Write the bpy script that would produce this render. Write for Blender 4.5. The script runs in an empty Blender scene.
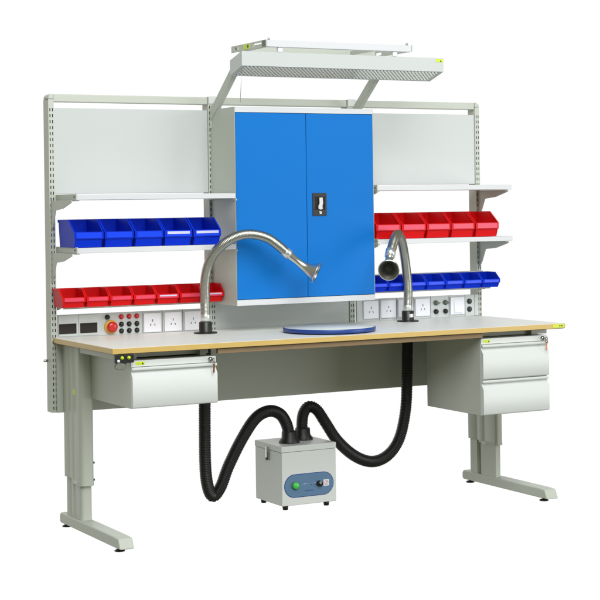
import bpy, bmesh, math, random
from mathutils import Vector, Matrix
random.seed(4)
S = bpy.context.scene
COL = S.collection
PI = math.pi

# ------------------------------------------------------------------ materials
def mat(name, col, rough=0.45, metal=0.0, noise=0.0, nscale=6.0, bump=0.0, bscale=300.0, coat=0.0, spec=.5):
    m = bpy.data.materials.new(name); m.use_nodes = True
    nt = m.node_tree; b = nt.nodes['Principled BSDF']
    b.inputs['Base Color'].default_value = (*col, 1)
    b.inputs['Roughness'].default_value = rough
    b.inputs['Metallic'].default_value = metal
    b.inputs['Coat Weight'].default_value = coat
    b.inputs['Specular IOR Level'].default_value = spec
    tc = nt.nodes.new('ShaderNodeTexCoord')
    if noise > 0:
        n = nt.nodes.new('ShaderNodeTexNoise'); n.inputs['Scale'].default_value = nscale
        n.inputs['Detail'].default_value = 5
        nt.links.new(tc.outputs['Object'], n.inputs['Vector'])
        r = nt.nodes.new('ShaderNodeMapRange')
        r.inputs['To Min'].default_value = 1 - noise; r.inputs['To Max'].default_value = 1 + noise
        nt.links.new(n.outputs['Fac'], r.inputs['Value'])
        mx = nt.nodes.new('ShaderNodeVectorMath'); mx.operation = 'SCALE'
        mx.inputs[0].default_value = col
        nt.links.new(r.outputs['Result'], mx.inputs['Scale'])
        nt.links.new(mx.outputs['Vector'], b.inputs['Base Color'])
        r2 = nt.nodes.new('ShaderNodeMapRange')
        r2.inputs['To Min'].default_value = max(rough - .06, .02); r2.inputs['To Max'].default_value = rough + .06
        nt.links.new(n.outputs['Fac'], r2.inputs['Value'])
        nt.links.new(r2.outputs['Result'], b.inputs['Roughness'])
    if bump > 0:
        n2 = nt.nodes.new('ShaderNodeTexNoise'); n2.inputs['Scale'].default_value = bscale
        nt.links.new(tc.outputs['Object'], n2.inputs['Vector'])
        bp = nt.nodes.new('ShaderNodeBump'); bp.inputs['Strength'].default_value = bump
        bp.inputs['Distance'].default_value = .001
        nt.links.new(n2.outputs['Fac'], bp.inputs['Height'])
        nt.links.new(bp.outputs['Normal'], b.inputs['Normal'])
    return m

M = {
 'paint': mat('grey_green_paint', (.54, .57, .505), .42, spec=.35, noise=.03, nscale=3, bump=.10, bscale=450),
 'light': mat('light_grey_paint', (.69, .715, .70), .38, spec=.35, noise=.02, nscale=3, bump=.10, bscale=450),
 'panel': mat('panel_paint', (.56, .59, .58), .33, spec=.5, noise=.02, nscale=2, bump=.08, bscale=450),
 'white': mat('white_plastic', (.84, .84, .88), .35, noise=.01),
 'whitepaint': mat('white_paint', (.66, .67, .69), .35, noise=.01),
 'top': mat('laminate', (.80, .815, .775), .40, spec=.3, noise=.02, nscale=40, bump=.05, bscale=800),
 'edge': mat('ochre_edge_band', (.64, .44, .13), .40, noise=.10, nscale=9),
 'under': mat('chipboard_underside', (.25, .17, .09), .7, noise=.15, nscale=60),
 'blue': mat('blue_door_paint', (.001, .165, .56), .45, spec=.18, noise=.02, nscale=2, bump=.12, bscale=380),
 'binblue': mat('blue_plastic', (.002, .030, .58), .42, spec=.12, noise=.05, nscale=9),
 'binred': mat('red_plastic', (.68, .006, .008), .40, spec=.14, noise=.05, nscale=9),
 'card': mat('label_card', (.62, .62, .82), .3, noise=.04, nscale=30),
 'cardblue': mat('blue_label_holder', (.008, .06, .85), .25, spec=.3),
 'cardred': mat('pink_label_holder', (.76, .06, .12), .28, spec=.4),
 'chrome': mat('brushed_steel', (.42, .42, .38), .30, metal=1, noise=.12, nscale=25),
 'chromebright': mat('polished_steel', (.66, .66, .63), .20, metal=1, noise=.04, nscale=20),
 'innersteel': mat('shaded_inner_steel', (.50, .49, .46), .30, metal=1, noise=.3, nscale=40),  # shade inside the hoods put into a darker steel colour
 'mirror': mat('anodised_reflector_louvre', (.93, .94, .92), .16, metal=1),
 'alu': mat('aluminium_louvre', (.80, .81, .80), .32, metal=.9),
 'rubber': mat('black_rubber', (.012, .013, .012), .42, noise=.2, nscale=20),
 'black': mat('black_plastic', (.014, .015, .014), .35),
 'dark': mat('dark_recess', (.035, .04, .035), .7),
 'display': mat('display_glass', (.018, .012, .010), .12),
 'hole': mat('socket_hole', (.03, .03, .035), .6),
 'red': mat('red_button', (.55, .008, .006), .3, coat=.4),
 'redterm': mat('red_terminal', (.60, .02, .025), .35),
 'yellow': mat('yellow_ring', (.75, .42, .03), .4),
 'sticker': mat('yellow_green_sticker', (.62, .78, .02), .4),
 'green': mat('green_button', (.05, .62, .08), .25, coat=.5),
 'panelblue': mat('slate_blue_overlay', (.10, .20, .34), .35, noise=.03, nscale=20),
 'discblue': mat('blue_rim', (.012, .05, .26), .35),
 'disctop': mat('disc_laminate', (.62, .67, .68), .35, noise=.02, nscale=40),
 'copper': mat('copper_key', (.30, .12, .05), .3, metal=.9),
 'zinc': mat('zinc_screw', (.5, .5, .46), .3, metal=1),
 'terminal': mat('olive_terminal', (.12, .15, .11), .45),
}

# ------------------------------------------------------------------ mesh helpers
class MB:
    def __init__(s): s.bm = bmesh.new(); s.mats = []
    def mi(s, m):
        if m not in s.mats: s.mats.append(m)
        return s.mats.index(m)
    def box(s, x0, x1, y0, y1, z0, z1, m=None):
        v = [s.bm.verts.new((x, y, z)) for x in (x0, x1) for y in (y0, y1) for z in (z0, z1)]
        i = s.mi(m) if m else 0
        for q in ((0, 1, 3, 2), (4, 6, 7, 5), (0, 4, 5, 1), (2, 3, 7, 6), (0, 2, 6, 4), (1, 5, 7, 3)):
            f = s.bm.faces.new([v[k] for k in q]); f.material_index = i
        return s
    def prism(s, pts, a, b, axis='x', m=None):
        """polygon pts extruded from a to b along axis; pts give the two other axes in order"""
        def P(p, t):
            return {'x': (t, p[0], p[1]), 'y': (p[0], t, p[1]), 'z': (p[0], p[1], t)}[axis]
        A = [s.bm.verts.new(P(p, a)) for p in pts]; B = [s.bm.verts.new(P(p, b)) for p in pts]
        i = s.mi(m) if m else 0
        n = len(pts)
        fs = [s.bm.faces.new(A), s.bm.faces.new(B[::-1])]
        for k in range(n): fs.append(s.bm.faces.new((A[k], B[k], B[(k + 1) % n], A[(k + 1) % n])))
        for f in fs: f.material_index = i
        return s
    def lathe(s, prof, c=(0, 0, 0), axis=(0, 0, 1), n=32, m=None, closed=True):
        """prof = [(r, h)...] turned round axis at c"""
        q = Vector((0, 0, 1)).rotation_difference(Vector(axis).normalized())
        i = s.mi(m) if m else 0
        rings = []
        for r, h in prof:
            if r < 1e-6: rings.append([s.bm.verts.new(Vector(c) + q @ Vector((0, 0, h)))])
            else: rings.append([s.bm.verts.new(Vector(c) + q @ Vector((r * math.cos(2 * PI * k / n), r * math.sin(2 * PI * k / n), h))) for k in range(n)])
        for a, b in zip(rings, rings[1:]):
            for k in range(n):
                l = (k + 1) % n
                if len(a) == 1 and len(b) == 1: continue
                if len(a) == 1: f = s.bm.faces.new((a[0], b[k], b[l]))
                elif len(b) == 1: f = s.bm.faces.new((a[k], a[l], b[0]))
                else: f = s.bm.faces.new((a[k], a[l], b[l], b[k]))
                f.material_index = i; f.smooth = True
        return s
    def tube(s, pts, rad, n=20, m=None, cap=True):
        """rad = list of radii matching pts"""
        i = s.mi(m) if m else 0
        pts = [Vector(p) for p in pts]
        T = [(pts[min(k + 1, len(pts) - 1)] - pts[max(k - 1, 0)]).normalized() for k in range(len(pts))]
        u = T[0].orthogonal().normalized(); rings = []
        for k, p in enumerate(pts):
            if k: u = (T[k - 1].rotation_difference(T[k]) @ u); u = (u - u.dot(T[k]) * T[k]).normalized()
            w = T[k].cross(u)
            rings.append([s.bm.verts.new(p + rad[k] * (math.cos(2 * PI * j / n) * u + math.sin(2 * PI * j / n) * w)) for j in range(n)])
        for a, b in zip(rings, rings[1:]):
            for j in range(n):
                f = s.bm.faces.new((a[j], a[(j + 1) % n], b[(j + 1) % n], b[j])); f.smooth = True; f.material_index = i
        if cap:
            for r in (rings[0], rings[-1]):
                f = s.bm.faces.new(r); f.material_index = i
        return s
    def build(s, name, m, parent=None, bevel=0.0, loc=None, segs=2):
        bmesh.ops.recalc_face_normals(s.bm, faces=s.bm.faces)
        me = bpy.data.meshes.new(name)
        if loc is not None: bmesh.ops.translate(s.bm, verts=s.bm.verts, vec=-Vector(loc))
        s.bm.to_mesh(me); s.bm.free()
        for k in (s.mats or [m]): me.materials.append(M[k])
        o = bpy.data.objects.new(name, me); COL.objects.link(o)
        if loc is not None: o.location = loc
        if parent:
            o.parent = parent
            if loc is not None or True:
                w = parent_world(parent); o.location = o.location - w
        if bevel:
            b = o.modifiers.new('bevel', 'BEVEL'); b.width = bevel; b.segments = segs
            b.limit_method = 'ANGLE'; b.angle_limit = math.radians(40); b.harden_normals = True
            for f in me.polygons: f.use_smooth = True
            if not any(mm.type == 'SMOOTH' for mm in o.modifiers): pass
        return o

def parent_world(p):
    v = Vector((0, 0, 0))
    while p: v += p.location; p = p.parent
    return v

def tag(o, label=None, cat=None, group=None, kind=None):
    if label: o['label'] = label
    if cat: o['category'] = cat
    if group: o['group'] = group
    if kind: o['kind'] = kind
    return o
def thing(name, loc, label, cat, group=None):
    o = bpy.data.objects.new(name, None); COL.objects.link(o); o.location = loc
    o.empty_display_size = .05
    return tag(o, label, cat, group)
def copy_tree(o, parent=None):
    c = o.copy(); COL.objects.link(c); c.parent = parent
    for k in list(o.children): copy_tree(k, c)
    return c

def catmull(P, step):
    P = [Vector(p) for p in P]
    P = [2 * P[0] - P[1]] + P + [2 * P[-1] - P[-2]]
    dense = []
    for a, b, c, d in zip(P, P[1:], P[2:], P[3:]):
        for k in range(40):
            t = k / 40
            dense.append(.5 * ((2 * b) + (c - a) * t + (2 * a - 5 * b + 4 * c - d) * t * t + (3 * b - a - 3 * c + d) * t ** 3))
    dense.append(P[-2])
    L = [0]
    for a, b in zip(dense, dense[1:]): L.append(L[-1] + (b - a).length)
    n = int(L[-1] / step); out = []; j = 0
    for k in range(n + 1):
        s = L[-1] * k / n
        while j < len(L) - 2 and L[j + 1] < s: j += 1
        t = (s - L[j]) / max(L[j + 1] - L[j], 1e-9)
        out.append(dense[j].lerp(dense[j + 1], t))
    return out

# ------------------------------------------------------------------ key dimensions (metres)
W, D, ZT, TT = 2.3024, .716, .851, .022
YP = .716                       # front plane of the uprights
PX = [.016, .8054, 1.5617, 2.3165]   # right edge of each upright
PW, PD = .026, .065
ZPT, ZPB = 1.946, .515

# ================================================================== WORKBENCH
bench = thing('workbench', (1.15, .36, 0), 'long grey-green steel workbench with pale laminate top on two column legs', 'workbench')
b = MB()
b.box(.0015, W - .0015, .0015, D, ZT - TT, ZT, 'top')
# chipboard underside
b.box(.003, W - .003, .003, D - .003, ZT - TT - .003, ZT - TT - .0005, 'under')
top = b.build('tabletop', 'top', bench, bevel=.0012)
b = MB()
b.box(-.0015, W + .0015, -.0015, .0012, ZT - TT - .001, ZT - .001)
b.box(-.0015, .0012, .0014, D, ZT - TT - .001, ZT - .001)
b.box(W - .0012, W + .0015, .0014, D, ZT - TT - .001, ZT - .001)
b.build('edge_band', 'edge', top, bevel=.0012)
s = MB(); s.box(2.232, 2.297, -.0028, -.0016, .832, .848, 'sticker')
s.box(2.268, 2.274, -.0034, -.0029, .837, .843, 'black'); s.box(2.278, 2.283, -.0034, -.0029, .837, .843, 'black'); s.box(2.2865, 2.290, -.0034, -.0029, .837, .843, 'black')
s.build('sticker', 'sticker', top)

def leg(x0, x1, inner):
    """column leg: x0..x1 across, inner = +1 when the recess faces +x, -1 when it faces -x"""
    b = MB()
    zt = .826
    # upper sleeve with rounded front corners and shallow ribs on its flanks
    def sleeve(xa, xb, ya, yb, r, rib):
        pts = []
        for cx, cy, a0 in ((xb - r, ya + r, -90), (xb - .006, yb - .006, 0), (xa + .006, yb - .006, 90), (xa + r, ya + r, 180)):
            rr = r if a0 in (-90, 180) else .006
            for k in range(7):
                a = math.radians(a0 + 15 * k); pts.append((cx + rr * math.cos(a), cy + rr * math.sin(a)))
        # two shallow grooves along the back half of each flank
        out = []
        n = len(pts)
        for k in range(n):
            p, q = pts[k], pts[(k + 1) % n]
            out.append(p)
            if rib and abs(p[0] - q[0]) < .002 and abs(p[1] - q[1]) > .05:
                sx = .0012 if p[0] < (xa + xb) / 2 else -.003
                sgn = 1 if q[1] > p[1] else -1
                ys = sorted([ya + (yb - ya) * t for t in (.40, .43, .66, .69)])
                if sgn < 0: ys = ys[::-1]
                for g in (0, 2):
                    out += [(p[0], ys[g] - sgn * .002), (p[0] + sx, ys[g]), (p[0] + sx, ys[g + 1]), (p[0], ys[g + 1] + sgn * .002)]
        return out
    yf_ = .483 if inner > 0 else .442
    if inner < 0: x1 -= .024
    up = sleeve(x0, x1, yf_, .695, .022 if inner > 0 else .014, True)
    b.prism(up, .232, zt, 'z')
    # scalloped lower rim: the front of the sleeve reaches lower
    rim = sleeve(x0 - .001, x1 + .001, yf_ - .001, .60, .022 if inner > 0 else .014, False)
    b.prism(rim, .212 if inner > 0 else .222, .2325, 'z')
    o = b.build('leg', 'paint', bench, bevel=.001)
    b = MB()
    if inner > 0:
        b.prism(sleeve(x0 + .006, x1 - .006, .50, .685, .016, True), .058, .2315, 'z')
    else:
        b.box(x0 + .005, x1 - .005, .460, .588, .058, .2315)
        b.box(x0 + .022, x1 - .006, .588, .622, .058, .2315)
        b.box(x0 + .006, x1 - .006, .622, .685, .058, .2315)
    b.build('inner_column', 'paint', o, bevel=.003)
    fx0, fx1 = (x0 - .003, x1 - .003) if inner > 0 else (x0 + .002, x1 + .028)
    b = MB()
    b.prism([(.030, .014), (.052, .0575), (.10, .060), (.745, .060), (.757, .050), (.757, .020), (.745, .014)], fx0, fx1, 'x')
    b.build('foot', 'paint', o, bevel=.006, segs=3)
    for y in (.085, .715):
        g = MB(); g.lathe([(0, 0), (.022, 0), (.022, .004), (.014, .008), (.007, .009), (.007, .0145), (0, .0145)], ((fx0 + fx1) / 2 - .012, y, 0), n=20)
        g.build('glide', 'black', o)
    # rating plate and screws
    p = MB(); p.box(x0 - .0025, x0 - .0012, .530, .565, .218, .230, 'light'); p.build('plate', 'light', o)
    if inner > 0:
        p = MB(); p.box(x0 - .0009, x0 + .0002, .545, .572, .608, .632); p.build('sticker', 'sticker', o)
        for z in (.235, .31):
            sc = MB(); sc.lathe([(0, 0), (.005, 0), (.005, .006), (0, .006)], (x1, .505, z), (1, 0, 0), n=12)
            sc.build('screw', 'black', o)
    return o
leg(.035, .100, 1)
leg(2.205, 2.270, -1)

# frame under the top
b = MB()
b.box(.035, .100, .034, .480, .798, .8245); b.box(.035, .100, .696, .7015, .798, .8245)
b.box(2.205, 2.270, .10, .480, .798, .8245)
b.box(.1005, 2.2045, .60, .64, .795, .8245)
b.build('cross_beam', 'paint', bench, bevel=.002)
b = MB(); b.box(.482, 1.838, .012, .030, .8035, .8245)
b.build('front_stiffener', 'under', bench, bevel=.001)
for xa, xb in ((.101, .4815), (1.8385, 2.262)):
    b = MB(); b.box(xa, xb, .110, .130, .800, .8245); b.build('front_beam', 'paint', bench, bevel=.001)
b = MB(); b.box(.009, W - .018, .7020, .7145, ZPB, .8270)
b.build('modesty_panel', 'paint', bench, bevel=.001)

# uprights: real slotted channels
def upright(i):
    x1 = PX[i]; x0 = x1 - PW
    b = MB()
    yb = YP + PD
    end = i in (0, 3); ZPT = 1.9225 if end else 1.946
    b.box(x0, x0 + .0015, YP + .0015, yb, ZPB, ZPT - .001); b.box(x1 - .0015, x1, YP + .0015, yb, ZPB, ZPT - .001)
    b.box(x0 + .0015, x1 - .0015, yb - .0015, yb, ZPB, ZPT - .001)
    cols = (x0 + .0075, x0 + .0195); sw = .0045
    edges = [x0, cols[0] - sw / 2, cols[0] + sw / 2, cols[1] - sw / 2, cols[1] + sw / 2, x1]
    for k in (0, 2, 4): b.box(edges[k], edges[k + 1], YP, YP + .0015, ZPB, ZPT)
    pitch = .0268; z = ZPB; zz = ZPT - .055
    while zz > ZPB + .03: zz -= pitch
    lo = ZPB
    while zz < ZPT - .03:
        for k in (1, 3): b.box(edges[k], edges[k + 1], YP, YP + .0015, lo, zz)
        lo = zz + .0145; zz += pitch
    for k in (1, 3): b.box(edges[k], edges[k + 1], YP, YP + .0015, lo, ZPT)
    b.box(x0 + .002, x1 - .002, YP + .006, YP + .007, ZPB + .002, ZPT - .002, 'dark')  # dark sheet added in the channel, painted shade behind the slots
    # top cap with sloped rear corner
    if not end: b.box(x0, x1, YP, yb, ZPT, ZPT + .0015, 'paint')
    for f in b.bm.faces: pass
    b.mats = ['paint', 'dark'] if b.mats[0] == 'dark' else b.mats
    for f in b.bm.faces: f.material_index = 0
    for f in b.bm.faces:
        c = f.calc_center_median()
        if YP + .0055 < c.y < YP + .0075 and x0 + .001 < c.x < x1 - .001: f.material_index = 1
    up = b.build('upright', 'paint', bench)
    if end:   # rounded corner piece joining the upright to the top rail
        b = MB(); r_ = .020; pts = []
        zc, xc = .9, (x0 + r_ if i == 0 else x1 - r_)
        for k in range(7):
            a = math.radians(90 + 15 * k) if i == 0 else math.radians(90 - 15 * k)
            pts.append((xc + r_ * math.cos(a), 1.927 + r_ * math.sin(a)))
        pts += [(x0 if i == 0 else x1, 1.923), (x1 if i == 0 else x0, 1.923), (x1 if i == 0 else x0, 1.947)]
        b.prism(pts, YP - .0003, yb + .0003, 'y')
        b.prism([(p[0], min(p[1], 1.936)) for p in pts], yb - .0179, yb - .0005, 'y') if False else None
        b.build('corner_cap', 'paint', up, bevel=.007, segs=4)
for i in range(4): upright(i)
# top rails between and over the uprights
for i in range(3):
    b = MB(); b.box(PX[i] + .0005, PX[i + 1] - PW - .0005, YP + .004, YP + .045, 1.911, 1.946)
    b.build('top_rail', 'paint', bench, bevel=.004, segs=3)
for i in (1, 2):
    b = MB(); b.box(PX[i] - PW + .002, PX[i] + .018, YP - .004, YP - .0005, 1.915, 1.950)
    b.build('joint_plate', 'light', bench, bevel=.001)
# upper back panels
for (a, c, z0) in ((PX[0] + .001, PX[1] - PW - .001, 1.497), (PX[2] + .001, PX[3] - PW - .001, 1.528)):
    b = MB(); b.box(a, c, YP + .006, YP + .020, z0, 1.884)
    b.build('back_panel', 'panel', bench, bevel=.002)
b = MB(); b.box(PX[1] + .001, PX[2] - PW - .001, YP + .008, YP + .020, .80, 1.10)
b.build('back_panel', 'panel', bench, bevel=.002)
b = MB(); b.lathe([(0, 0), (.006, 0), (.006, .016), (.004, .018), (0, .018)], (PX[0] - PW, YP + .055, .745), (-1, 0, 0), n=12)
b.build('bolt', 'zinc', bench)
# grounding block with two snap studs under the left front corner
b = MB(); b.box(.008, .092, -.006, .012, .790, .824)
g = b.build('grounding_block', 'black', bench, bevel=.002)
for x in (.038, .068):
    b = MB(); b.lathe([(0, 0), (.0075, 0), (.0075, .003), (.0045, .004), (.0045, .008), (0, .009)], (x, -.006, .811), (0, -1, 0), n=16)
    b.build('snap_stud', 'sticker', g)
b = MB()
b.lathe([(0, 0), (.0065, 0), (.0065, .003), (0, .004)], (.022, -.006, .799), (0, -1, 0), n=14); b.build('snap_stud', 'white', g)
cp = catmull([(.02, .0, .792), (.012, .01, .775), (.022, .0, .765), (.05, -.004, .768), (.06, .005, .785), (.045, .01, .79)], .004)
b = MB(); b.tube(cp, [.0022] * len(cp), 8); b.build('wire', 'terminal', g)

# ================================================================== DRAWER UNITS
def drawer_unit(x0, x1, zt, fronts, zb, y1, label, stick):
    t = thing('drawer_unit', ((x0 + x1) / 2, .25, zb), label, 'drawer unit', 'drawer units hung under the bench top')
    y0 = .034
    b = MB(); b.box(x0, x1, y0, y1, zb + .003, zt)
    b.box(x0 + .02, x0 + .05, y0 + .05, y1 - .02, zt, .8255); b.box(x1 - .05, x1 - .02, y0 + .05, y1 - .02, zt, .8255)
    body = b.build('body', 'paint', t, bevel=.002)
    # header strip over the drawers
    hz = zt - .026
    b = MB(); b.box(x0 + .001, x1 - .001, y0 - .006, y0 - .0005, hz, zt)
    hd = b.build('header', 'light', t, bevel=.0015)
    top = hz - .0025
    for (za, zc) in fronts:
        b = MB()
        yo = y0 - .0005
        # lip, finger recess and bevelled front in one profile
        prof = [(yo, za), (yo - .017, za + .003), (yo - .021, za + .009), (yo - .021, zc - .043), (yo - .004, zc - .020), (yo - .004, zc - .0135),
                (yo - .016, zc - .0125), (yo - .0175, zc - .010), (yo - .0175, zc - .003), (yo - .015, zc - .001), (yo, zc)]
        b.prism(prof, x0 + .001, x1 - .001, 'x')
        d = b.build('drawer', 'light', t, bevel=.0012)
    # lock with key
    lx = x1 - .028; lz = zt - .014
    b = MB(); b.lathe([(0, 0), (.011, 0), (.011, .004), (.008, .006), (.008, .010), (0, .010)], (lx, y0 - .006, lz), (0, -1, 0), n=24)
    lk = b.build('lock', 'zinc', t)
    b = MB(); b.box(lx - .001, lx + .001, y0 - .034, y0 - .016, lz - .006, lz + .006)
    b.lathe([(.010, -.001), (.010, .001), (.005, .001), (.005, -.001), (.010, -.001)], (lx, y0 - .040, lz), (1, 0, 0), n=18)
    b.build('key', 'zinc', lk)
    b = MB()
    b.lathe([(.007, -.0008), (.007, .0008), (.004, .0008), (.004, -.0008), (.007, -.0008)], (lx + .004, y0 - .036, lz - .014), (1, .3, 0), n=18)
    b.prism([(lx + .001, lz - .020), (lx + .008, lz - .021), (lx + .006, lz - .052), (lx + .0015, lz - .056), (lx - .001, lz - .050)], y0 - .0368, y0 - .0352, 'y')
    b.build('spare_key', 'copper', lk)
    b = MB(); sx = x0 + stick
    b.box(sx, sx + .040, y0 - .0072, y0 - .0062, zt - .019, zt - .006, 'sticker')
    b.prism([(sx + .026, zt - .017), (sx + .036, zt - .017), (sx + .031, zt - .008)], y0 - .0078, y0 - .0074, 'y', 'black')
    b.box(sx + .004, sx + .020, y0 - .0078, y0 - .0074, zt - .0145, zt - .0135, 'terminal')
    b.build('sticker', 'sticker', hd)
    return t
drawer_unit(.090, .4805, .794, [(.594, .7655)], .591, .50, 'narrow grey single-drawer unit hung under the left end of the bench', .022)
drawer_unit(1.8393, 2.2175, .7975, [(.606, .769), (.440, .6035)], .436, .50, 'taller grey two-drawer unit hung under the right end of the bench', .012)

# ================================================================== SOCKET STRIPS
def socket(parent, cx, cz, y):
    b = MB(); b.box(cx - .043, cx + .043, y - .008, y - .0003, cz - .0445, cz + .0445)
    o = b.build('socket', 'white', parent, bevel=.003, segs=3)
    b = MB()
    def slot(x, z, ang, w=.0030, h=.010):
        c, s_ = math.cos(ang), math.sin(ang)
        pts = [(x + c * a - s_ * d, z + s_ * a + c * d) for a, d in ((-w / 2, -h / 2), (w / 2, -h / 2), (w / 2, h / 2), (-w / 2, h / 2))]
        b.prism(pts, y - .0088, y - .0084, 'y')
    slot(cx, cz + .010, 0, .0035, .011); slot(cx - .010, cz - .010, -.5); slot(cx + .010, cz - .010, .5)
    b.build('pin_holes', 'hole', o)
    return o
# left strip
ts = thing('socket_strip', (.40, .71, .852), 'grey power strip on the left with emergency stop, dark displays and white sockets', 'power strip', 'power strips along the back of the bench')
yf = .700
b = MB(); b.box(.0175, .779, yf, .7155, .8525, .953); b.build('housing', 'panel', ts, bevel=.0015)
for (xa, xb) in ((.020, .112), (.114, .211)):
    b = MB(); b.box(xa, xb, yf - .003, yf - .0003, .856, .950); p = b.build('meter', 'panel', ts, bevel=.001)
    cx = .061 if xa < .1 else .161
    b = MB(); b.box(cx - .041, cx + .041, yf - .0055, yf - .0032, .867, .912); b.build('display', 'display', p, bevel=.0008)
b = MB(); b.lathe([(0, 0), (.011, 0), (.011, .008), (.007, .009), (.007, .022), (0, .023)], (.251, yf, .934), (0, -1, 0), n=20); b.build('knob', 'black', ts)
b = MB(); b.lathe([(0, 0), (.031, 0), (.031, .008), (.028, .010), (0, .010)], (.268, yf, .889), (0, -1, 0), n=32)
es = b.build('emergency_stop', 'yellow', ts)
b = MB(); b.lathe([(.010, .010), (.012, .014), (.022, .015), (.0250, .020), (.024, .027), (.012, .031), (0, .032)], (.268, yf, .889), (0, -1, 0), n=32)
b.build('button', 'red', es)
for r, z in enumerate((.933, .8985, .868)):
    for x in (.320, .358, .396):
        b = MB(); b.lathe([(0, 0), (.0115, 0), (.0115, .005), (.0085, .006), (.0085, .011), (.006, .013), (0, .013)], (x, yf, z), (0, -1, 0), n=18)
        b.build('terminal', 'redterm' if r == 0 else 'black', ts)
for x in (.472, .575, .677): socket(ts, x, .899, yf)
for x in (.4235, .5235, .6265, .727):
    b = MB(); b.box(x - .0008, x + .0008, yf - .001, yf - .0002, .854, .952)
    b.build('joint_line', 'dark', ts)
# right strip
tr = thing('socket_strip', (1.92, .71, .852), 'grey power strip on the right with white sockets, round jacks and rocker switch', 'power strip', 'power strips along the back of the bench')
b = MB(); b.box(1.5635, 2.286, yf, .7155, .8525, .962); b.build('housing', 'panel', tr, bevel=.0015)
for x in (1.641, 1.742, 1.842, 1.943): socket(tr, x, .909, yf)
for x in (2.024, 2.081):
    for z, mm in ((.928, 'terminal'), (.884, 'black')):
        b = MB()
        b.lathe([(0, 0), (.0125, 0), (.0125, .006), (.009, .007), (.009, .016), (.006, .018), (0, .018)], (x, yf, z), (0, -1, 0), n=18)
        if mm == 'terminal': b.prism([(x + .004, z + .008), (x + .024, z), (x + .004, z - .008)], yf - .014, yf - .004, 'y')
        b.build('terminal', mm, tr)
b = MB(); b.box(2.110, 2.196, yf - .008, yf - .0003, .864, .953); sw = b.build('switch', 'white', tr, bevel=.003, segs=3)
b = MB(); b.prism([(yf - .0083, .874), (yf - .014, .874), (yf - .0095, .943), (yf - .0083, .943)], 2.130, 2.176, 'x'); b.build('rocker', 'white', sw, bevel=.001)
for z in (.928, .888):
    b = MB(); b.lathe([(0, 0), (.0135, 0), (.0135, .005), (.010, .007), (0, .007)], (2.228, yf, z), (0, -1, 0), n=20); b.build('terminal', 'black', tr)
for x in (1.692, 1.792, 1.893, 1.994, 2.104, 2.202, 2.262):
    b = MB(); b.box(x - .0008, x + .0008, yf - .001, yf - .0002, .854, .961)
    b.build('joint_line', 'dark', tr)

# ================================================================== SHELVES
def shelf(x0, x1, z, pa, pb, label):
    """board front top at z; pa, pb right edges of the two uprights that carry it"""
    t = thing('shelf', ((x0 + x1) / 2, .58, z), label, 'shelf', 'shelves hooked on the slotted uprights')
    b = MB(); b.box(x0, x1, .449, .712, z - .0235, z); b.build('board', 'whitepaint', t, bevel=.0015)
    for k, xr in enumerate((pa, pb)):
        xa = xr - PW + .006 if k == 0 else xr - .014
        b = MB()
        b.prism([(.452, z - .0245), (.452, z - .034), (.56, z - .060), (.655, z - .068), (.690, z - .135), (.7145, z - .160), (.7145, z - .0245)], xa, xa + .004, 'x')
        if k == 0:
            b.box(x0 - .006, x0 - .0005, .447, .7145, z - .0245, z + .003)
            b.box(x0 - .006, x0 + .012, .456, .7145, z - .0285, z - .0247)
        else:
            b.box(xa - .012, xa - .0003, .456, .7145, z - .0285, z - .0247)
        b.build('bracket', 'paint', t, bevel=.0008)
        if k == 0:
            for y in (.462, .475):
                s_ = MB(); s_.lathe([(0, 0), (.003, 0), (.003, .001), (0, .001)], (x0 - .006, y, z - .01), (-1, 0, 0), n=10)
                s_.build('screw', 'dark', t)
    return t
ZS = dict(UL=1.490, UR=1.5195, LL=1.2570, LR=1.2620)
shelf(.0225, .7870, ZS['UL'], PX[0], PX[1], 'empty upper left shelf just below the left back panel')
shelf(1.545, 2.3253, ZS['UR'], PX[2], PX[3], 'empty upper right shelf just below the right back panel')
shelf(.0225, .7870, ZS['LL'], PX[0], PX[1], 'lower left shelf carrying the five larger blue bins')
shelf(1.545, 2.3253, ZS['LR'], PX[2], PX[3], 'lower right shelf carrying the five larger red bins')
# bin rails for the small bins
def rail(xa, xb, zb, label):
    t = thing('bin_rail', ((xa + xb) / 2, .70, zb), label, 'bin rail', 'rails the small bins hang on')
    b = MB(); b.box(xa, xb, .7035, .7150, zb, zb + .085); b.box(xa, xb, .640, .7033, zb, zb + .003)
    b.build('back_plate', 'paint', t, bevel=.001)
    b = MB(); b.box(xa, xb, .6385, .6398, zb - .004, zb + .012); b.build('front_lip', 'paint', t)
    for xe in (xa - .003, xb + .0004):
        b = MB(); b.prism([(.7150, zb + .084), (.7150, zb - .01), (.70, zb - .01), (.66, zb - .001), (.66, zb - .0002), (.7034, zb - .0002)], xe, xe + .0026, 'x')
        b.build('end_bracket', 'paint', t)
    return t
rail(.020, .782, .985, 'steel rail behind the seven small red bins')
rail(1.566, 2.318, .997, 'steel rail behind the seven small blue bins')

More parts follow.
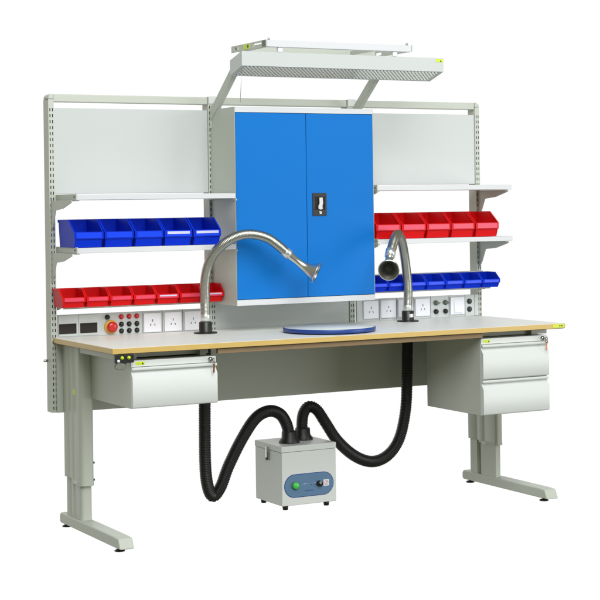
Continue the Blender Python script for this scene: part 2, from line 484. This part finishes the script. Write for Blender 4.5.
# ================================================================== BINS
def make_bin(w, d, h, body, holder, card):
    """open-front storage bin, origin at the middle of its front bottom edge, opening towards -y"""
    t = bpy.data.objects.new('storage_bin', None); COL.objects.link(t)
    wt = .0028; hw = w / 2; hf = h * .56
    b = MB(); tw = .006    # base is narrower than the rim
    def wall(pts, n):  # thin wall from outline pts (3d) thickened along n
        A = [b.bm.verts.new(p) for p in pts]; B = [b.bm.verts.new(Vector(p) + Vector(n)) for p in pts]
        b.bm.faces.new(A); b.bm.faces.new(B[::-1])
        for k in range(len(pts)): b.bm.faces.new((A[k], B[k], B[(k + 1) % len(pts)], A[(k + 1) % len(pts)]))
    for sx in (-1, 1):
        xb, xt = sx * (hw - tw), sx * hw
        wall([(xb, .012, 0), (xb, d, 0), (xt, d, h), (xt, d * .36, h), (xt * .995, .002, hf), (xb * 1.01, .0, hf * .5)], (-sx * wt, 0, 0))
        # rim ledge along the side
        b.box(min(xt, xt + sx * .0022), max(xt, xt + sx * .0022), d * .36, d, h - .006, h + .0012)
        yb_, zb_ = d * .36, h
        b.prism([(yb_ + .0095, zb_ + .0004), (yb_ - .0008, zb_ + .0004), (.0002, hf), (.009, hf)], *(sorted((sx * (hw + .0012), sx * (hw - .0058)))), 'x')
    wall([(-(hw - tw), d, 0), (hw - tw, d, 0), (hw, d, h), (-hw, d, h)], (0, -wt, 0))
    b.box(-(hw - tw) + .0005, hw - tw - .0005, .012, d - .0005, .0005, wt)
    # front: lower wall then a proud label band
    wall([(-(hw - tw), .012, .0003), (hw - tw, .012, .0003), (hw - tw * .8, .003, hf * .55), (-(hw - tw * .8), .003, hf * .55)], (0, wt, 0))
    b.box(-(hw - .0005), hw - .0005, -.002, .0015, hf * .54, hf)
    b.box(-(hw + .0015), hw + .0015, d + .0003, d + .006, h - .012, h + .001)
    bo = b.build('body', body, t, bevel=.0008)
    b = MB()
    b.box(-hw + .010, hw - .010, -.0042, -.0024, hf * .60, hf - .003)
    b.build('label_holder', holder, bo, bevel=.0006)
    if card:
        b = MB(); b.box(-hw + .014, hw - .014, -.0052, -.0046, hf * .76, hf - .005); b.build('label_card', 'card', bo)
    return t
ORD = ['first', 'second', 'third', 'fourth', 'fifth', 'sixth', 'seventh']
def bins(n, x0, pitch, y, z, proto, protocard, cards, colour, size, where, group, lastw):
    used = {}
    for k in range(n):
        src = protocard if k in cards else proto
        if src not in used: o = src; used[src] = 1
        else: o = copy_tree(src)
        o.location = (x0 + pitch * (k + .5), y + random.uniform(-.0015, .0015), z); o.rotation_euler.z = random.uniform(-.008, .008)
        place = 'leftmost' if k == 0 else ('rightmost' if k == n - 1 else ORD[k] + ' from left')
        if k == 0: lab = f'{size} {colour} open storage bin, leftmost of the row on {where}'
        elif k == n - 1: lab = f'{size} {colour} storage bin, rightmost of the row on {where}'
        else: lab = f'{size} {colour} open storage bin, {ORD[k]} from the left on {where}'
        tag(o, lab, 'storage bin', group)
    for p in (proto, protocard):
        if p not in used:
            for c in list(p.children_recursive): bpy.data.objects.remove(c)
            bpy.data.objects.remove(p)
bins(5, .004, .1425, .455, ZS['LL'] + .001, make_bin(.137, .20, .122, 'binblue', 'cardblue', False), make_bin(.137, .20, .122, 'binblue', 'cardblue', True), (3, 4),
     'blue', 'larger', 'the lower left shelf', 'larger blue bins on the lower left shelf', 'by the cabinet')
bins(5, 1.532, .1435, .455, ZS['LR'] + .001, make_bin(.138, .20, .124, 'binred', 'cardred', False), make_bin(.138, .20, .124, 'binred', 'cardred', True), (),
     'red', 'larger', 'the lower right shelf', 'larger red bins on the lower right shelf', 'nearest the shelf end')
bins(7, -.006, .1135, .585, .9895, make_bin(.1105, .115, .082, 'binred', 'cardred', False), make_bin(.1105, .115, .082, 'binred', 'cardred', True), (4, 6),
     'red', 'small', 'the left rail', 'small red bins on the left rail', 'tucked beside the cabinet')
bins(7, 1.566, .1110, .585, 1.0015, make_bin(.1085, .115, .075, 'binblue', 'cardblue', False), make_bin(.1085, .115, .075, 'binblue', 'cardblue', True), (),
     'blue', 'small', 'the right rail', 'small blue bins on the right rail', 'past the last upright')

# ================================================================== WALL CABINET
cab = thing('wall_cabinet', (1.16, .58, .973), 'grey wall cabinet with two bright blue doors above the bench', 'cabinet')
cx0, cx1, cy0, cy1, cz0, cz1 = .7905, 1.5251, .4546, .7120, .973, 1.886
b = MB()
b.box(cx0, cx0 + .002, cy0 + .001, cy1, cz0, cz1, 'paint')
b.box(cx1 - .002, cx1, cy0 + .001, cy1, cz0, cz1, 'paint')
b.box(cx0 + .002, cx1 - .002, cy1 - .002, cy1, cz0, cz1, 'paint')
b.box(cx0 + .002, cx1 - .002, cy0 + .001, cy1 - .002, cz0, cz0 + .0265, 'whitepaint')
b.box(cx0 + .002, cx1 - .002, cy0 + .001, cy1 - .002, cz1 - .0245, cz1, 'whitepaint')
body = b.build('body', 'paint', cab, bevel=.0008)
sx = 1.160
for (a, c) in ((cx0 + .0025, sx - .001), (sx + .001, cx1 - .0025)):
    b = MB(); b.box(a, c, cy0 - .0005, cy0 + .018, cz0 + .0285, cz1 - .0265)
    d = b.build('door', 'blue', cab, bevel=.0016)
hx0, hx1, hz0, hz1 = 1.189, 1.264, 1.380, 1.487
yh = cy0 - .0005
b = MB(); b.box(hx0, hx1, yh - .004, yh - .0003, hz0, hz0 + .030); b.box(hx0, hx1, yh - .004, yh - .0003, hz1 - .018, hz1)
b.box(hx0, hx0 + .013, yh - .004, yh - .0003, hz0 + .030, hz1 - .018); b.box(hx1 - .010, hx1, yh - .004, yh - .0003, hz0 + .030, hz1 - .018)
h = b.build('handle', 'black', d, bevel=.001)
b = MB(); b.box(hx0 + .013, hx1 - .010, yh - .0012, yh - .0004, hz0 + .030, hz1 - .018, 'display')
b.build('recess', 'display', d)
b = MB()
b.prism([(1.221, 1.465), (1.238, 1.466), (1.240, 1.440), (1.236, 1.425), (1.238, 1.412), (1.228, 1.409), (1.217, 1.411), (1.216, 1.424), (1.222, 1.438)], yh - .013, yh - .004, 'y', 'whitepaint')
b.lathe([(0, 0), (.008, 0), (.008, .003), (0, .004)], (1.2275, yh - .004, 1.395), (0, -1, 0), n=20, m='chromebright')
b.build('grip', 'chromebright', d, bevel=.002)

# ================================================================== OVERHEAD LAMP
lamp = thing('overhead_lamp', (1.29, .36, 2.03), 'long grey lamp housing with louvred underside on two slanted arms', 'lamp')
lx0, lx1 = .756, 1.831
yA, yB = .300, .424
zAb, zAt, zBb, zBt = 2.061, 2.126, 2.024, 2.094
b = MB()
b.prism([(yA, zAb), (yA, zAt), (yA + .0015, zAt), (yA + .0015, zAb)], lx0, lx1, 'x')
b.prism([(yB - .0015, zBb), (yB - .0015, zBt), (yB, zBt), (yB, zBb)], lx0, lx1, 'x')
b.prism([(yA + .0015, zAt - .0015), (yA + .0015, zAt), (yB - .0015, zBt), (yB - .0015, zBt - .0015)], lx0, lx1, 'x')
for xa in (lx0, lx1 - .0015): b.prism([(yA + .0015, zAb), (yA + .0015, zAt - .0016), (yB - .0015, zBt - .0016), (yB - .0015, zBb)], xa, xa + .0015, 'x')
# inward flanges round the opening
b.prism([(yA + .0015, zAb), (yA + .0015, zAb + .0015), (yA + .009, zAb - .0003), (yA + .009, zAb - .0018)], lx0 + .0015, lx1 - .0015, 'x')
b.prism([(yB - .009, zBb + .0022), (yB - .009, zBb + .0037), (yB - .0015, zBb + .0015), (yB - .0015, zBb)], lx0 + .0015, lx1 - .0015, 'x')
for xa, xb in ((lx0 + .0015, lx0 + .022), (lx1 - .022, lx1 - .0015)):
    b.prism([(yA + .009, zAb - .0018), (yA + .009, zAb - .0003), (yB - .009, zBb + .0037), (yB - .009, zBb + .0022)], xa, xb, 'x')
b.build('housing', 'panel', lamp)
# diagonal lattice louvre inside the opening
b = MB()
def plane_z(y): return zAb + (zBb - zAb) * (y - yA) / (yB - yA)
ya, yb_ = yA + .0085, yB - .0085
dy = yb_ - ya
for sgn in (1, -1):
    xs = lx0 + .022 - dy
    while xs < lx1 - .022 + dy:
        p0 = [xs, ya] if sgn > 0 else [xs + dy, ya]
        p1 = [xs + dy, yb_] if sgn > 0 else [xs, yb_]
        # clip to the opening in x
        def clip(p, q):
            lo, hi = lx0 + .022, lx1 - .022
            for e in (p, q):
                o_ = q if e is p else p
                if e[0] < lo: t = (lo - e[0]) / (o_[0] - e[0]) if o_[0] != e[0] else 0; e[1] += (o_[1] - e[1]) * t; e[0] = lo
                if e[0] > hi: t = (hi - e[0]) / (o_[0] - e[0]) if o_[0] != e[0] else 0; e[1] += (o_[1] - e[1]) * t; e[0] = hi
            return p, q
        if max(p0[0], p1[0]) > lx0 + .023 and min(p0[0], p1[0]) < lx1 - .023:
            p0, p1 = clip(p0, p1)
            if abs(p0[0] - p1[0]) > .004:
                nrm = Vector((p1[1] - p0[1], -(p1[0] - p0[0]), 0)).normalized() * (.0040 if sgn > 0 else .0015)
                c = [(p0[0] + nrm.x, p0[1] + nrm.y), (p0[0] - nrm.x, p0[1] - nrm.y), (p1[0] - nrm.x, p1[1] - nrm.y), (p1[0] + nrm.x, p1[1] + nrm.y)]
                off = 0 if sgn > 0 else .0004
                A = [b.bm.verts.new((x, y, plane_z(y) + off)) for x, y in c]; B = [b.bm.verts.new((x, y, plane_z(y) + .006 + off)) for x, y in c]
                b.bm.faces.new(A[::-1]); b.bm.faces.new(B)
                for k in range(4): b.bm.faces.new((A[k], A[(k + 1) % 4], B[(k + 1) % 4], B[k]))
        xs += .0190
b.build('louvre', 'mirror', lamp)
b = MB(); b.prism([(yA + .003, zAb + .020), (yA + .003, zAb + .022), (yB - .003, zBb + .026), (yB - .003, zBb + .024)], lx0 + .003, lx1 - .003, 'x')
b.build('gap_backing', 'terminal', lamp)  # added plate, coloured dark so the gaps between louvre blades read dark
for y in (.342, .374):
    b = MB(); b.lathe([(0, 0), (.006, 0), (.006, lx1 - lx0 - .06), (0, lx1 - lx0 - .06)], (lx0 + .03, y, 2.072), (1, 0, 0), n=16)
    b.build('tube', 'terminal', lamp)
for xa in (PX[1] - PW + .006, PX[2] - PW + .009):
    b = MB()
    b.prism([(.714, 1.800), (.714, 1.882), (.470, 2.072), (.4255, 2.080), (.4255, 2.050), (.704, 1.835), (.704, 1.800)], xa, xa + .022, 'x')
    b.build('support_arm', 'paint', lamp, bevel=.002)
b = MB(); cpt = [(.778, .350, 2.062), (.779, .362, 1.90), (.795, .44, 1.888)]
b.tube([(.778, .345, 2.050), (.7787, .36, 1.97), (.779, .37, 1.90)], [.0011] * 3, 6); b.build('pull_cord', 'zinc', lamp)
b = MB(); b.box(1.790, 1.828, yA - .0012, yA - .0002, 2.106, 2.121, 'sticker'); b.prism([(1.810, 2.108), (1.820, 2.108), (1.815, 2.118)], yA - .0018, yA - .0014, 'y', 'black'); b.build('sticker', 'sticker', lamp)

# ================================================================== TOOL RAIL over the lamp
tl = thing('tool_rail', (1.27, .47, 2.14), 'pale rectangular rail frame lying just above the lamp housing', 'rail')
fx0, fx1 = .884, 1.652
b = MB(); b.box(fx0 + .0005, fx1, .300, .330, 2.150, 2.181); b.build('front_bar', 'whitepaint', tl, bevel=.002)
b = MB(); b.box(fx0 + .006, fx1 - .01, .620, .650, 2.156, 2.182); b.build('back_bar', 'paint', tl, bevel=.002)
for xa in (fx0 - .006, fx1 + .0005):
    # end plates pierced by two oval slots
    b = MB()
    z0, z1 = 2.152, 2.182
    b.box(xa, xa + .005, .300, .345, z0, z1); b.box(xa, xa + .005, .430, .580, z0, z1); b.box(xa, xa + .005, .635, .660, z0, z1)
    for (p, q) in ((.345, .430), (.580, .635)):
        b.box(xa, xa + .005, p, q, z0, z0 + .008); b.box(xa, xa + .005, p, q, z1 - .008, z1)
    b.build('end_plate', 'paint', tl)
b = MB(); b.box(fx0 - .0075, fx0 - .0064, .300, .338, 2.152, 2.181); b.build('end_cap', 'terminal', tl, bevel=.001)
b = MB(); b.box(fx0 - .0072, fx0 - .0062, .46, .53, 2.156, 2.179, 'sticker'); b.box(fx0 - .0077, fx0 - .0073, .475, .49, 2.161, 2.174, 'black'); b.build('sticker', 'sticker', tl)
for x in (.955, 1.565):
    b = MB(); b.box(x - .012, x + .012, .306, .324, 2.1275, 2.1497); b.build('hanger', 'white', tl, bevel=.003)
for x in (.900, 1.635):
    b = MB(); b.lathe([(0, 0), (.006, 0), (.005, .010), (0, .011)], (x, .315, 2.181), n=12); b.build('pin', 'zinc', tl)
for x in (.93, 1.50):
    b = MB(); b.box(x, x + .006, .3305, .6195, 2.158, 2.178); b.build('cross_bar', 'paint', tl, bevel=.001)

# ================================================================== TURNTABLE
tt = thing('turntable', (1.160, .255, ZT), 'low round turntable with pale top and dark blue rim on the bench', 'turntable')
b = MB(); b.lathe([(0, 0), (.15, 0), (.15, .0045), (0, .0045)], (1.160, .255, ZT + .0005), n=64); b.build('base', 'black', tt)
b = MB(); b.lathe([(0, .0052), (.2115, .0052), (.2125, .0062), (.2125, .0215), (.2115, .0225), (.205, .0225)], (1.160, .255, ZT), n=128); b.build('rim', 'discblue', tt)
b = MB(); b.lathe([(0, .0226), (.2085, .0226), (.2085, .0230), (0, .0231)], (1.160, .255, ZT), n=128); b.build('plate', 'disctop', tt)

# ================================================================== FUME ARMS
def fume_arm(path, hood, mouth_r, label, base, plate=False):
    t = thing('extraction_gooseneck', base, label, 'extraction arm', 'steel extraction arms on the bench top')
    bx, by, bz = base
    b = MB(); b.lathe([(0, 0), (.054, 0), (.054, .004), (.052, .006), (.031, .006), (.030, .008), (.030, .050), (.028, .052), (0, .052)], base, n=48)
    bo = b.build('base', 'black', t)
    if plate:
        p = MB(); q = Vector((.30, -.95, 0)).normalized(); u = Vector((.95, .30, 0)).normalized()
        for k in range(6):
            a0, a1 = -.45 + .9 * k / 6, -.45 + .9 * (k + 1) / 6
            v = []
            for rr in (.0305, .0312):
                for a in (a0, a1):
                    for z in (.022, .038):
                        v.append(p.bm.verts.new((bx + rr * math.sin(a + .1), by - rr * math.cos(a + .1), bz + z)))
            for f in ((0, 1, 3, 2), (4, 6, 7, 5), (0, 4, 5, 1), (2, 3, 7, 6), (0, 2, 6, 4), (1, 5, 7, 3)): p.bm.faces.new([v[i] for i in f])
        p.build('label_plate', 'alu', bo)
    P = catmull(path, .00104)
    n = len(P); R = []
    for k in range(n):
        s_ = k * .00104
        R.append(.0222 + .00045 * math.sin(2 * PI * s_ / .0062))
    b = MB(); b.tube(P, R, 28); b.build('flexible_tube', 'chrome', t)
    b = MB(); b.tube([Vector(path[0]) + Vector((0, 0, d_)) for d_ in (-.01, .034, .036)], [.0238, .0238, .0226], 32); b.build('lower_collar', 'alu', t)
    # upper collar and trumpet hood
    H = catmull(hood, .004); m = len(H)
    d = (H[0] - H[1]).normalized()
    b = MB(); b.tube([H[0] + d * .028, H[0] + d * .0275, H[0] - d * .010, H[0] - d * .011], [.0226, .0242, .0242, .0200], 32); b.build('upper_collar', 'alu', t)
    def rad(s_):
        if s_ < .35: return .0180 + .0015 * math.cos(s_ / .35 * PI)
        u = (s_ - .35) / .65
        return .0165 + (mouth_r - .0165) * (u ** 2.0)
    Ro = [rad(k / (m - 1)) for k in range(m)]
    # a hollow trumpet: out along the outside, back along the inside
    pts = H + [H[-1] + (H[-1] - H[-2]).normalized() * .004] + H[::-1]
    end = (H[-1] - H[-2]).normalized()
    outer = MB(); outer.tube(H, Ro, 40, cap=False)
    outer.tube([H[-1] - end * .002, H[-1], H[-1] + end * .0015, H[-1] + end * .0022], [mouth_r - .001, mouth_r + .0022, mouth_r + .0008, mouth_r - .0020], 40, cap=False)
    ho = outer.build('hood', 'chromebright', t)
    inn = MB(); inn.tube(H, [r - .0018 for r in Ro], 40, cap=False); inn.build('inner_cone', 'innersteel', ho)
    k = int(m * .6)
    b = MB(); b.tube([H[k], H[k] + end * .001], [Ro[k] - .0019, Ro[k] - .0019], 24); b.build('throat_shade', 'dark', t)  # dark disc added in the hood, its colour standing in for throat shade
    return t
ARM_L = [(0.66, 0.52, 0.903), (0.66, 0.52, 0.958), (0.657, 0.515, 1.013), (0.65, 0.5, 1.073), (0.651, 0.475, 1.147), (0.665, 0.44, 1.21), (0.702, 0.4, 1.262), (0.761, 0.375, 1.295), (0.824, 0.36, 1.302), (0.893, 0.345, 1.284), (0.948, 0.335, 1.246), (0.994, 0.33, 1.206)]
HOOD_L = [(0.991, 0.33, 1.209), (1.03, 0.318, 1.176), (1.058, 0.306, 1.152), (1.080, 0.292, 1.136), (1.106, 0.272, 1.121)]
fume_arm(ARM_L, HOOD_L, .049, 'left steel gooseneck extraction arm bent over to the right before the blue doors', (.660, .520, ZT + .0003))
ARM_R = [(1.782, 0.58, 0.898), (1.786, 0.58, 0.957), (1.784, 0.575, 1.006), (1.773, 0.565, 1.076), (1.749, 0.54, 1.146), (1.715, 0.5, 1.206), (1.667, 0.44, 1.257), (1.614, 0.38, 1.285), (1.561, 0.32, 1.274), (1.519, 0.28, 1.233), (1.487, 0.25, 1.193)]
HOOD_R = [(1.487, 0.25, 1.193), (1.474, 0.238, 1.168), (1.452, 0.205, 1.146), (1.400, 0.120, 1.128)]
fume_arm(ARM_R, HOOD_R, .047, 'right steel gooseneck extraction arm whose round mouth faces the viewer', (1.784, .580, ZT + .0003), True)

# ================================================================== HOSES
def hose(path, label, r=.0270):
    t = thing('suction_hose', path[0], label, 'hose', 'black ribbed hoses under the bench')
    P = catmull(path, .0013); R = [r + .0016 * math.sin(2 * PI * k * .0013 / .0078) for k in range(len(P))]
    b = MB(); b.tube(P, R, 28); b.build('ribbed_tube', 'rubber', t)
    e = Vector(path[-1])
    b = MB(); b.lathe([(.050, 0), (.050, .006), (.037, .024), (.036, .052), (.032, .056), (0, .056)], (e.x, e.y, .3015), n=40); b.build('cuff', 'rubber', t)
    b = MB(); b.lathe([(0, 0), (.036, 0), (.036, .022), (0, .022)], (path[0][0], path[0][1], .8035), n=36); b.build('collar', 'rubber', t)
    return t
HOSE_L = [(0.657, 0.52, 0.815), (0.653, 0.52, 0.661), (0.651, 0.52, 0.547), (0.649, 0.52, 0.41), (0.651, 0.525, 0.272), (0.659, 0.53, 0.179), (0.678, 0.535, 0.117), (0.703, 0.54, 0.103), (0.739, 0.545, 0.142), (0.786, 0.555, 0.234), (0.867, 0.57, 0.355), (0.946, 0.59, 0.436), (1.02, 0.6, 0.462), (1.083, 0.61, 0.442), (1.122, 0.62, 0.391), (1.138, 0.625, 0.332), (1.139, .625, .312)]
HOSE_R = [(1.781, 0.58, 0.815), (1.777, 0.58, 0.662), (1.773, 0.58, 0.539), (1.766, 0.585, 0.416), (1.738, 0.59, 0.294), (1.691, 0.595, 0.219), (1.625, 0.6, 0.18), (1.554, 0.605, 0.18), (1.473, 0.61, 0.22), (1.396, 0.62, 0.293), (1.343, 0.64, 0.382), (1.31, 0.66, 0.44), (1.275, 0.675, 0.458), (1.25, 0.685, 0.428), (1.243, 0.69, 0.374), (1.246, 0.69, 0.315)]
hose(HOSE_L, 'left black ribbed hose hanging in a tight loop into the extractor box')
hose(HOSE_R, 'right black ribbed hose sagging in a wide loop into the extractor box')

# ================================================================== EXTRACTOR BOX
ex = thing('fume_extractor', (1.19, .66, 0), 'small grey-green extractor box with blue control panel under the bench', 'fume extractor')
x0, x1, y0, y1 = 1.041, 1.336, .520, .800
b = MB(); b.box(x0 + .002, x1 - .002, y0 + .002, y1 - .002, .020, .2705); b.build('body', 'light', ex, bevel=.003)
b = MB(); b.box(x0, x1, y0, y1, .2715, .3005); b.build('lid', 'light', ex, bevel=.003)
# control panel: stadium overlay
def stadium(cx, cz, hw, r, n=16):
    p = []
    for s_, a0 in ((1, -90), (-1, 90)):
        for k in range(n + 1):
            a = math.radians(a0 + 180 * k / n); p.append((cx + s_ * (hw - r) + r * math.cos(a), cz + r * math.sin(a)))
    return p
yf = y0 + .002
b = MB(); b.prism(stadium(1.187, .111, .1325, .055), yf - .0012, yf - .0002, 'y', 'discblue')
b.prism(stadium(1.187, .111, .1295, .052), yf - .0020, yf - .0013, 'y', 'panelblue')
cp_ = b.build('control_panel', 'panelblue', ex)
yc = yf - .002
b = MB(); b.lathe([(0, 0), (.019, 0), (.019, .004), (.0165, .005)], (1.112, yc, .113), (0, -1, 0), n=32, m='terminal')
b.lathe([(.0165, .0045), (.0160, .012), (.010, .0155), (0, .016)], (1.112, yc, .113), (0, -1, 0), n=32, m='green'); b.build('power_button', 'green', cp_)
b = MB(); b.lathe([(0, 0), (.0145, 0), (.0125, .016), (0, .017)], (1.240, yc, .112), (0, -1, 0), n=28, m='black'); b.box(1.2385, 1.2415, yc - .0185, yc - .017, .112, .124, 'white'); b.build('speed_knob', 'black', cp_)
b = MB(); b.box(1.264, 1.293, yc - .0010, yc - .0002, .098, .128, 'white')
b.lathe([(.0105, 0), (.0105, .0003), (.0085, .0003), (.0085, 0)], (1.2785, yc - .0011, .113), (0, -1, 0), n=24, m='redterm')
b.prism([(1.2735, .108), (1.2755, .107), (1.2835, .118), (1.2815, .119)], yc - .0016, yc - .0012, 'y', 'dark'); b.build('label', 'white', cp_)
b = MB()
for x, w_ in ((1.152, .003), (1.160, .010), (1.176, .003), (1.200, .004), (1.213, .008)): b.box(x, x + w_, yc - .0006, yc - .0002, .1155, .1175, 'light')
for k in range(9): b.box(1.163 + k * .0052, 1.166 + k * .0052, yc - .0006, yc - .0002, .0815, .0865, 'discblue')
b.box(1.198, 1.203, yc - .0006, yc - .0002, .108, .113, 'black')
b.build('markings', 'light', cp_)
for y in (.662,):
    b = MB(); b.box(x0 - .004, x0 + .0015, y - .014, y + .014, .222, .262, 'zinc'); b.box(x0 - .010, x0 - .0042, y - .009, y + .009, .235, .285, 'zinc')
    b.lathe([(0, 0), (.006, 0), (.006, .006), (0, .006)], (x0 - .004, y, .228), (-1, 0, 0), n=14, m='black')
    b.build('latch', 'zinc', ex, bevel=.001)
for x in (x0 + .03, x1 - .045):
    for y in (y0 + .025, y1 - .03):
        b = MB(); b.lathe([(0, 0), (.012, 0), (.014, .012), (.014, .0195), (0, .0195)], (x, y, 0), n=20); b.build('foot', 'black', ex)

# ------------------------------------------------------------------ world and lamps
w = bpy.data.worlds.new('World'); S.world = w; w.use_nodes = True
nt = w.node_tree; bg = nt.nodes['Background']
tc = nt.nodes.new('ShaderNodeTexCoord'); sp = nt.nodes.new('ShaderNodeSeparateXYZ')
nt.links.new(tc.outputs['Generated'], sp.inputs[0])
# white studio backdrop behind the bench, dimmer room behind the camera, dark floor below
def mr(src, a, b_, lo, hi):
    n = nt.nodes.new('ShaderNodeMapRange'); n.interpolation_type = 'SMOOTHSTEP'
    n.inputs['From Min'].default_value = a; n.inputs['From Max'].default_value = b_
    n.inputs['To Min'].default_value = lo; n.inputs['To Max'].default_value = hi
    nt.links.new(src, n.inputs['Value']); return n.outputs['Result']
front = mr(sp.outputs['Y'], .42, .70, .29, 1.0)
low = mr(sp.outputs['Z'], -.48, -.27, .62, 1.0)
mul = nt.nodes.new('ShaderNodeMath'); mul.operation = 'MULTIPLY'
nt.links.new(front, mul.inputs[0]); nt.links.new(low, mul.inputs[1])
nt.links.new(mul.outputs[0], bg.inputs['Strength'])
cm = nt.nodes.new('ShaderNodeMix'); cm.data_type = 'RGBA'      # greenish room light, white backdrop
cm.inputs['A'].default_value = (.97, 1.0, .78, 1); cm.inputs['B'].default_value = (1, 1, 1, 1)
fac = mr(mul.outputs[0], .35, .90, 0, 1)
nt.links.new(fac, cm.inputs['Factor']); nt.links.new(cm.outputs['Result'], bg.inputs['Color'])

def area(name, loc, target, size, power, col=(1, 1, 1)):
    l = bpy.data.lights.new(name, 'AREA'); l.shape = 'SQUARE'; l.size = size; l.energy = power; l.color = col
    o = bpy.data.objects.new(name, l); COL.objects.link(o); o.location = loc
    d = Vector(target) - Vector(loc); o.rotation_euler = d.to_track_quat('-Z', 'Y').to_euler()
    return o
area('key_light', (7.0, -5.3, 1.25), (1.2, .4, 1.3), 4.2, 195, (.97, .98, 1))
area('fill_light', (0.0, -4.2, 4.7), (1.0, .4, 1.1), 4.4, 385, (.96, .975, 1))

# ------------------------------------------------------------------ camera
cam = bpy.data.cameras.new('camera'); co = bpy.data.objects.new('camera', cam); COL.objects.link(co)
F = Vector((0.47606803, 0.87940524, 0.00237714)); R_ = Vector((0.87933773, -0.47599372, -0.01396912)); U_ = Vector((0.01115302, -0.00874056, 0.9998996))
co.matrix_world = Matrix(((R_.x, U_.x, -F.x, -2.5163), (R_.y, U_.y, -F.y, -6.3702), (R_.z, U_.z, -F.z, 1.4226), (0, 0, 0, 1)))
cam.sensor_width = 36; cam.sensor_fit = 'HORIZONTAL'; cam.lens = 1655.54 / 600 * 36
cam.shift_x = -10.3 / 600; cam.shift_y = -97.1 / 600
cam.clip_start = .1; cam.clip_end = 100
S.camera = co

S.render.engine = 'CYCLES'
S.view_settings.view_transform = 'Standard'; S.view_settings.look = 'None'
S.view_settings.exposure = 0; S.view_settings.gamma = 1
